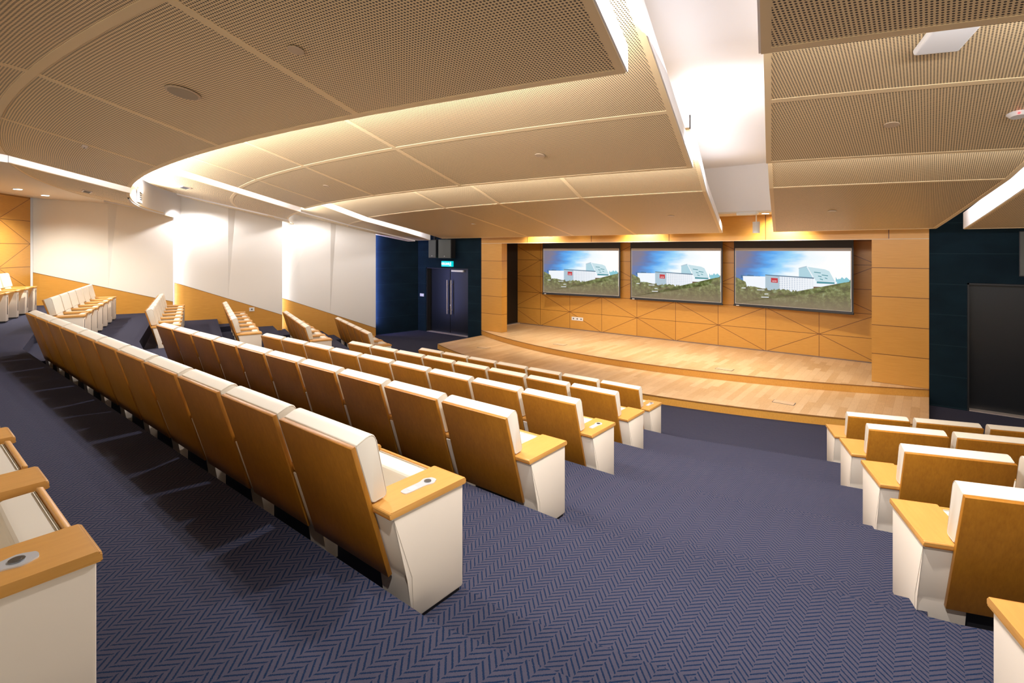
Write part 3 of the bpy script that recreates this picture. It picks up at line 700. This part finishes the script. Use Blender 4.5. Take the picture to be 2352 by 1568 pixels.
def screen(cx, cy, rz, wd, label):
    root = thing('projector_screen', label, 'projector screen', (cx, cy, 0), rz, 'projector screens on the stage')
    h = wd/2; zb, zt = 1.60, 3.14
    obj('black_mask', boxes(((-h, 0, zb-.03), (h, .012, 3.62))), M['mask'], root)
    obj('bottom_bar', boxes(((-h-.01, -.018, zb-.075), (h+.01, .022, zb-.028)), bev=.008), M['black'], root)
    lg = obj('maker_badge', boxes(((-h+.07, -.021, zb-.062), (-h+.15, -.017, zb-.044))), M['plastic'], root)
    b = .05
    cl = obj('screen_cloth', boxes(((-h+b-.012, -.004, zb), (h-b+.012, .001, zt))), M['cloth'], root)
    edge = boxes(((-h+b-.014, -.006, zb-.004), (-h+b-.002, 0, zt)), ((h-b+.002, -.006, zb-.004), (h-b+.014, 0, zt)), ((-h+b, -.006, zt-.012), (h-b, 0, zt)), ((-h+b, -.006, zb-.004), (h-b, 0, zb+.006)))
    obj('white_edge', edge, mat('screen_edge', (.7, .68, .62), .7), cl)
    pw = wd-2*b-.01; pz0, pz1 = zb+.012, zt-.075; ph = pz1-pz0
    img = bpy.data.objects.new('projected_picture', None); C.objects.link(img); img.parent = root
    lay = [0]
    def poly(name, pts, key):
        lay[0] += 1; d = -.0045-.0009*lay[0]; bm = bmesh.new()
        f = bm.faces.new([bm.verts.new((-pw/2+u*pw, d, pz1-v*ph)) for u, v in pts])
        bmesh.ops.triangulate(bm, faces=[f])
        return obj(name, bm, PX[key], img, uvf=lambda c, f_: ((c.x+pw/2)/pw, (c.z-pz0)/ph))
    poly('sky', [(0, 0), (1, 0), (1, .80), (0, .80)], 'sky')
    rs = random.Random(3)
    def ragged(u0, u1, v0, v1, n, amp):
        top = [(u0+(u1-u0)*i/n, v0+(v1-v0)*i/n + rs.uniform(-amp, amp)) for i in range(n+1)]; return top
    poly('far_trees', ragged(.05, .24, .465, .465, 14, .015) + [(.24, .52), (.05, .52)], 'dist')
    poly('pale_trees', ragged(.885, 1, .46, .47, 14, .03) + [(1, .62), (.885, .62)], 'dist2')
    poly('white_hall', [(.07, .478), (.287, .472), (.287, .70), (.08, .70)], 'white')
    poly('tower_side', [(.585, .315), (.652, .277), (.712, .47), (.585, .47)], 'tower')
    poly('tower_roof', [(.583, .30), (.652, .262), (.652, .277), (.583, .318)], 'grey')
    poly('tower_front', [(.655, .277), (.80, .315), (.835, .345), (.880, .52), (.725, .52)], 'tower2')
    poly('tower_rib', [(.65, .277), (.658, .277), (.728, .52), (.716, .52)], 'white')
    for a, b2, c2 in ((.712, .36, .055), (.775, .405, .05), (.745, .425, .028), (.80, .455, .02), (.76, .475, .025)): poly('tower_window', [(a, b2), (a+c2, b2+.012), (a+c2, b2+.026), (a, b2+.014)], 'win')
    poly('lower_wing', [(.708, .52), (.895, .52), (.90, .70), (.708, .70)], 'white')
    poly('window_band', [(.735, .525), (.877, .53), (.877, .56), (.735, .56)], 'win')
    poly('wing_base', [(.70, .62), (.89, .615), (.89, .69), (.70, .69)], 'brown')
    poly('glass_front', [(.415, .452), (.708, .475), (.708, .72), (.415, .74)], 'fac')
    poly('stone_front', [(.287, .448), (.415, .456), (.415, .75), (.287, .75)], 'grey')
    poly('roof_line', [(.287, .436), (.712, .462), (.712, .482), (.287, .452)], 'roof')
    poly('red_sign', [(.34, .492), (.402, .496), (.402, .580), (.34, .576)], 'red')
    poly('wood_belt', ragged(0, .10, .49, .60, 8, .015) + ragged(.10, .30, .66, .69, 16, .02) + ragged(.31, .62, .70, .72, 26, .028) + ragged(.63, .90, .71, .66, 20, .03) + ragged(.91, 1, .58, .50, 9, .03) + [(1, 1), (0, 1)], 'tree')
    for a, b2, c2 in ((.06, .70, .04), (.21, .72, .07), (.28, .79, .035), (.25, .85, .07)): poly('pale_car', [(a, b2), (a+c2, b2-.004), (a+c2, b2+.010), (a, b2+.012)], 'white')
    lay[0] += 1
    text('sign_lettering', 'AICB', .05*pw/2.7, (-pw/2+.371*pw, -.0045-.0009*lay[0]-.001, pz1-.552*ph), PX['white'], img, ext=.0004)
    return root
screen(-9.22, 15.06, math.radians(7), 2.86, 'left projection screen showing a white building under a blue sky')
screen(-5.96, 15.10, 0, 2.83, 'middle projection screen showing a white building under a blue sky')
screen(-2.84, 15.02, math.radians(-6.5), 2.86, 'right projection screen showing a white building under a blue sky')
# ------------------------------------------------------------------ small fittings
def plate(name, label, cat, loc, rz, w_, h_, gang=1, m='plastic', group=None):
    t = thing(name, label, cat, loc, rz, group)
    obj('face_plate', boxes(((-w_/2, -.012, -h_/2), (w_/2, .003, h_/2)), bev=.004), M[m], t)
    for i in range(gang):
        x = -w_/2+w_*(i+.5)/gang; obj('socket_holes' if cat == 'power socket' else 'rocker', boxes(((x-.022, -.0145, -.022), (x+.022, -.011, .022)), bev=.003), M['dark_grille'] if cat == 'power socket' else M['white'], t)
AW = math.radians(-90+18.8+0)
wp = W(7.55, -.085); plate('wall_socket', 'small white socket on the oak wainscot below the middle white panel', 'power socket', (wp[0]+.02, wp[1], 1.20), math.radians(71.2), .15, .12)
plate('wall_socket', 'small white socket low on the navy wall left of the stage door', 'power socket', (-15.49, 12.62, .30), math.radians(76.8), .15, .14)
plate('light_switch', 'white light switch plate beside the black double door', 'light switch', (-15.12, 13.215, 1.37), 0, .22, .11, 2)
plate('wall_socket', 'white multi gang socket plate low on the oak stage wall', 'power socket', (-9.50, 15.365, .70), 0, .46, .12, 3)
def floor_box(x, y, z, label):
    t = thing('floor_box', label, 'floor box', (x, y, z), 0, 'floor boxes in the stage')
    obj('rim', boxes(((-.19, -.10, 0), (.19, -.09, .004)), ((-.19, .09, 0), (.19, .10, .004)), ((-.19, -.09, 0), (-.18, .09, .004)), ((.18, -.09, 0), (.19, .09, .004))), M['dark_grille'], t)
    obj('lid', boxes(((-.18, -.09, 0), (.18, .09, .006))), M['lidwood'], t)
M['lidwood'] = mat('pale_floor_lid', (.72, .50, .30), .4)
floor_box(-8.42, 12.66, .32, 'pale floor box on the upper stage, left one')
floor_box(-3.70, 12.44, .32, 'pale floor box on the upper stage, right one')
floor_box(-10.41, 11.52, .16, 'pale floor box on the lower stage, left one')
floor_box(-2.17, 10.99, .16, 'pale floor box on the lower stage, right one')
# spot, downlights, emergency fitting above the stage
t = thing('track_spotlight', 'white cylinder spotlight hanging above the right projection screen', 'spotlight', (-3.0, 12.38, 3.74))
bm = bmesh.new(); cyl(bm, .075, (0, 0, -.27), (0, 0, -.02), 24); obj('body', bm, M['plastic'], t, True)
bm = bmesh.new(); cyl(bm, .012, (0, 0, -.03), (0, 0, .18), 10); obj('stem', bm, M['plastic'], t)
t = thing('emergency_light', 'flat white emergency light fitting beside the cylinder spotlight', 'light fitting', (-3.14, 12.2, 3.90))
obj('body', boxes(((-.22, -.09, -.04), (.22, .09, .04)), bev=.03, seg=3), M['plastic'], t)
def downlight(x, y, z, label, on=True, group='round downlights'):
    t = thing('downlight', label, 'downlight', (x, y, z), 0, group)
    bm = bmesh.new(); cyl(bm, .095, (0, 0, -.012), (0, 0, .01), 28, .085); obj('ring', bm, M['plastic'], t)
    bm = bmesh.new(); cyl(bm, .072, (0, 0, -.016), (0, 0, -.010), 24); obj('lens', bm, M['led'], t)
downlight(-3.42, 12.86, 3.92, 'lit round downlight above the gap between middle and right screens')
downlight(-2.86, 12.60, 3.92, 'lit downlight just behind the white cylinder spotlight')
def soff(X, Y): 
    v = arc1(X)-Y; return band1(X, v)[1]-.06
for X, Y, L_ in ((-15.43, 1.97, 'lit downlight in the cream soffit, further left of the two'), (-16.7, 2.62, 'lit downlight in the cream soffit, right one above the white wall')):
    downlight(X, Y, soff(X, Y), L_); light('rear_downlight_lamp', 'SPOT', (X+.1, Y, soff(X, Y)-.06), 420, (1, .92, .8), .05, aim=(X-.3, Y+.2, 0), spot=140, blend=.8)
# round covers on the ceiling waves: solved on each wave from where they sit
def on_wave(px, py, band, dz=0):
    r = (px-1176)/FPX; c, s = math.cos(TH), math.sin(TH); best = None
    for i in range(40, 2200):
        d = i*.01; x, y = d*(r*c-s), d*(r*s+c); z = EYE+(574-py)/FPX*d
        lo, hi = -1.0, 8.0
        for _ in range(30):
            m_ = (lo+hi)/2
            if band(x, m_)[0] > y: lo = m_
            else: hi = m_
        if lo < 0: continue
        if z >= band(x, lo)[1]+dz: best = (x, y, band(x, lo)[1]+dz); break
    return best
def cover(px, py, band, r, label, dz=0, kind='disc'):
    p = on_wave(px, py, band, dz)
    if not p: return
    t = thing('ceiling_cover' if kind == 'disc' else 'ceiling_speaker', label, 'ceiling cover' if kind == 'disc' else 'ceiling speaker', p, 0, 'round covers on the ceiling' if kind == 'disc' else None)
    t.rotation_euler = (-math.atan(.2), 0, 0) if band is not band3 else (-math.atan(.095), 0, 0)
    bm = bmesh.new(); cyl(bm, r, (0, 0, -.014), (0, 0, -.006), 32)
    if kind == 'disc': obj('disc', bm, M['discpaint'], t); bm = bmesh.new(); cyl(bm, r*.55, (0, 0, -.008), (0, 0, .01), 16); obj('neck', bm, M['black'], t)
    else:
        obj('rim', bm, M['discpaint'], t); bm = bmesh.new(); cyl(bm, r*.86, (0, 0, -.017), (0, 0, -.012), 32); obj('grille', bm, mat('speaker_mesh', (.36, .29, .20), .6), t)
cover(680, 112, band1, .048, 'round beige cover on the nearest ceiling wave, above the seats')
cover(421, 211, band1, .12, 'round mesh ceiling speaker on the nearest wave', kind='sp')
cover(1240, 355, band2, .058, 'round beige cover on the second ceiling wave, nearer the slot')
cover(750, 426, band2, .058, 'round beige cover on the second ceiling wave, toward the left')
cover(1541, 495, band3, .065, 'round beige cover on the last wave, close to the light slot')
cover(1088, 514, band3, .065, 'round beige cover on the last wave, above the exit sign side')
cover(2048, 283, band2, .058, 'round beige cover right of the slot, below the white wireless box')
cover(1911, 484, band3, .065, 'round beige cover over the right projection screen, right of the slot')
p = on_wave(2183, 62, band2)
t = thing('wireless_access_box', 'white rounded wireless box on the upper right ceiling wave', 'access point', p); t.rotation_euler = (-math.atan(.2), 0, .36)
obj('shell', boxes(((-.13, -.22, -.055), (.13, .22, -.004)), bev=.02, seg=4), M['plastic'], t)
obj('base_plate', boxes(((-.10, -.18, -.012), (.10, .18, .0)), bev=.004), M['white'], t)
p = on_wave(2338, 260, band2)
t = thing('ceiling_sensor', 'small grey sensor with a red light at the right photo edge', 'sensor', p); t.rotation_euler = (-math.atan(.2), 0, .3)
bm = bmesh.new(); cyl(bm, .05, (0, 0, -.03), (0, 0, 0), 28, .075); obj('body', bm, M['plastic'], t, True)
obj('indicator', boxes(((-.025, -.066, -.026), (-.011, -.050, -.012)), bev=.002), M['red_led'], t)
def vent(px, py, band, dz, w_, d_, label):
    p = on_wave(px, py, band, dz)
    if not p: return
    t = thing('slot_vent', label, 'air vent', p, 0, 'slot vents in the ceiling'); t.rotation_euler = (-math.atan(.2), 0, -.1)
    obj('frame', boxes(((-w_/2, -d_/2, -.025), (w_/2, d_/2, -.002))), M['steel'], t)
    obj('opening', boxes(((-w_/2+.02, -d_/2+.02, -.028), (w_/2-.02, d_/2-.02, -.024))), M['dark_grille'], t)
vent(425, 429, band2, -.05, .36, .16, 'grey slot diffuser on the bright wave above the left white wall')
vent(195, 334, band1, 0, .09, .05, 'tiny dark slot on the nearest ceiling wave, far left')
vent(200, 438, band1, -.055, .34, .14, 'slim slot vent on the low wave near the left wall')
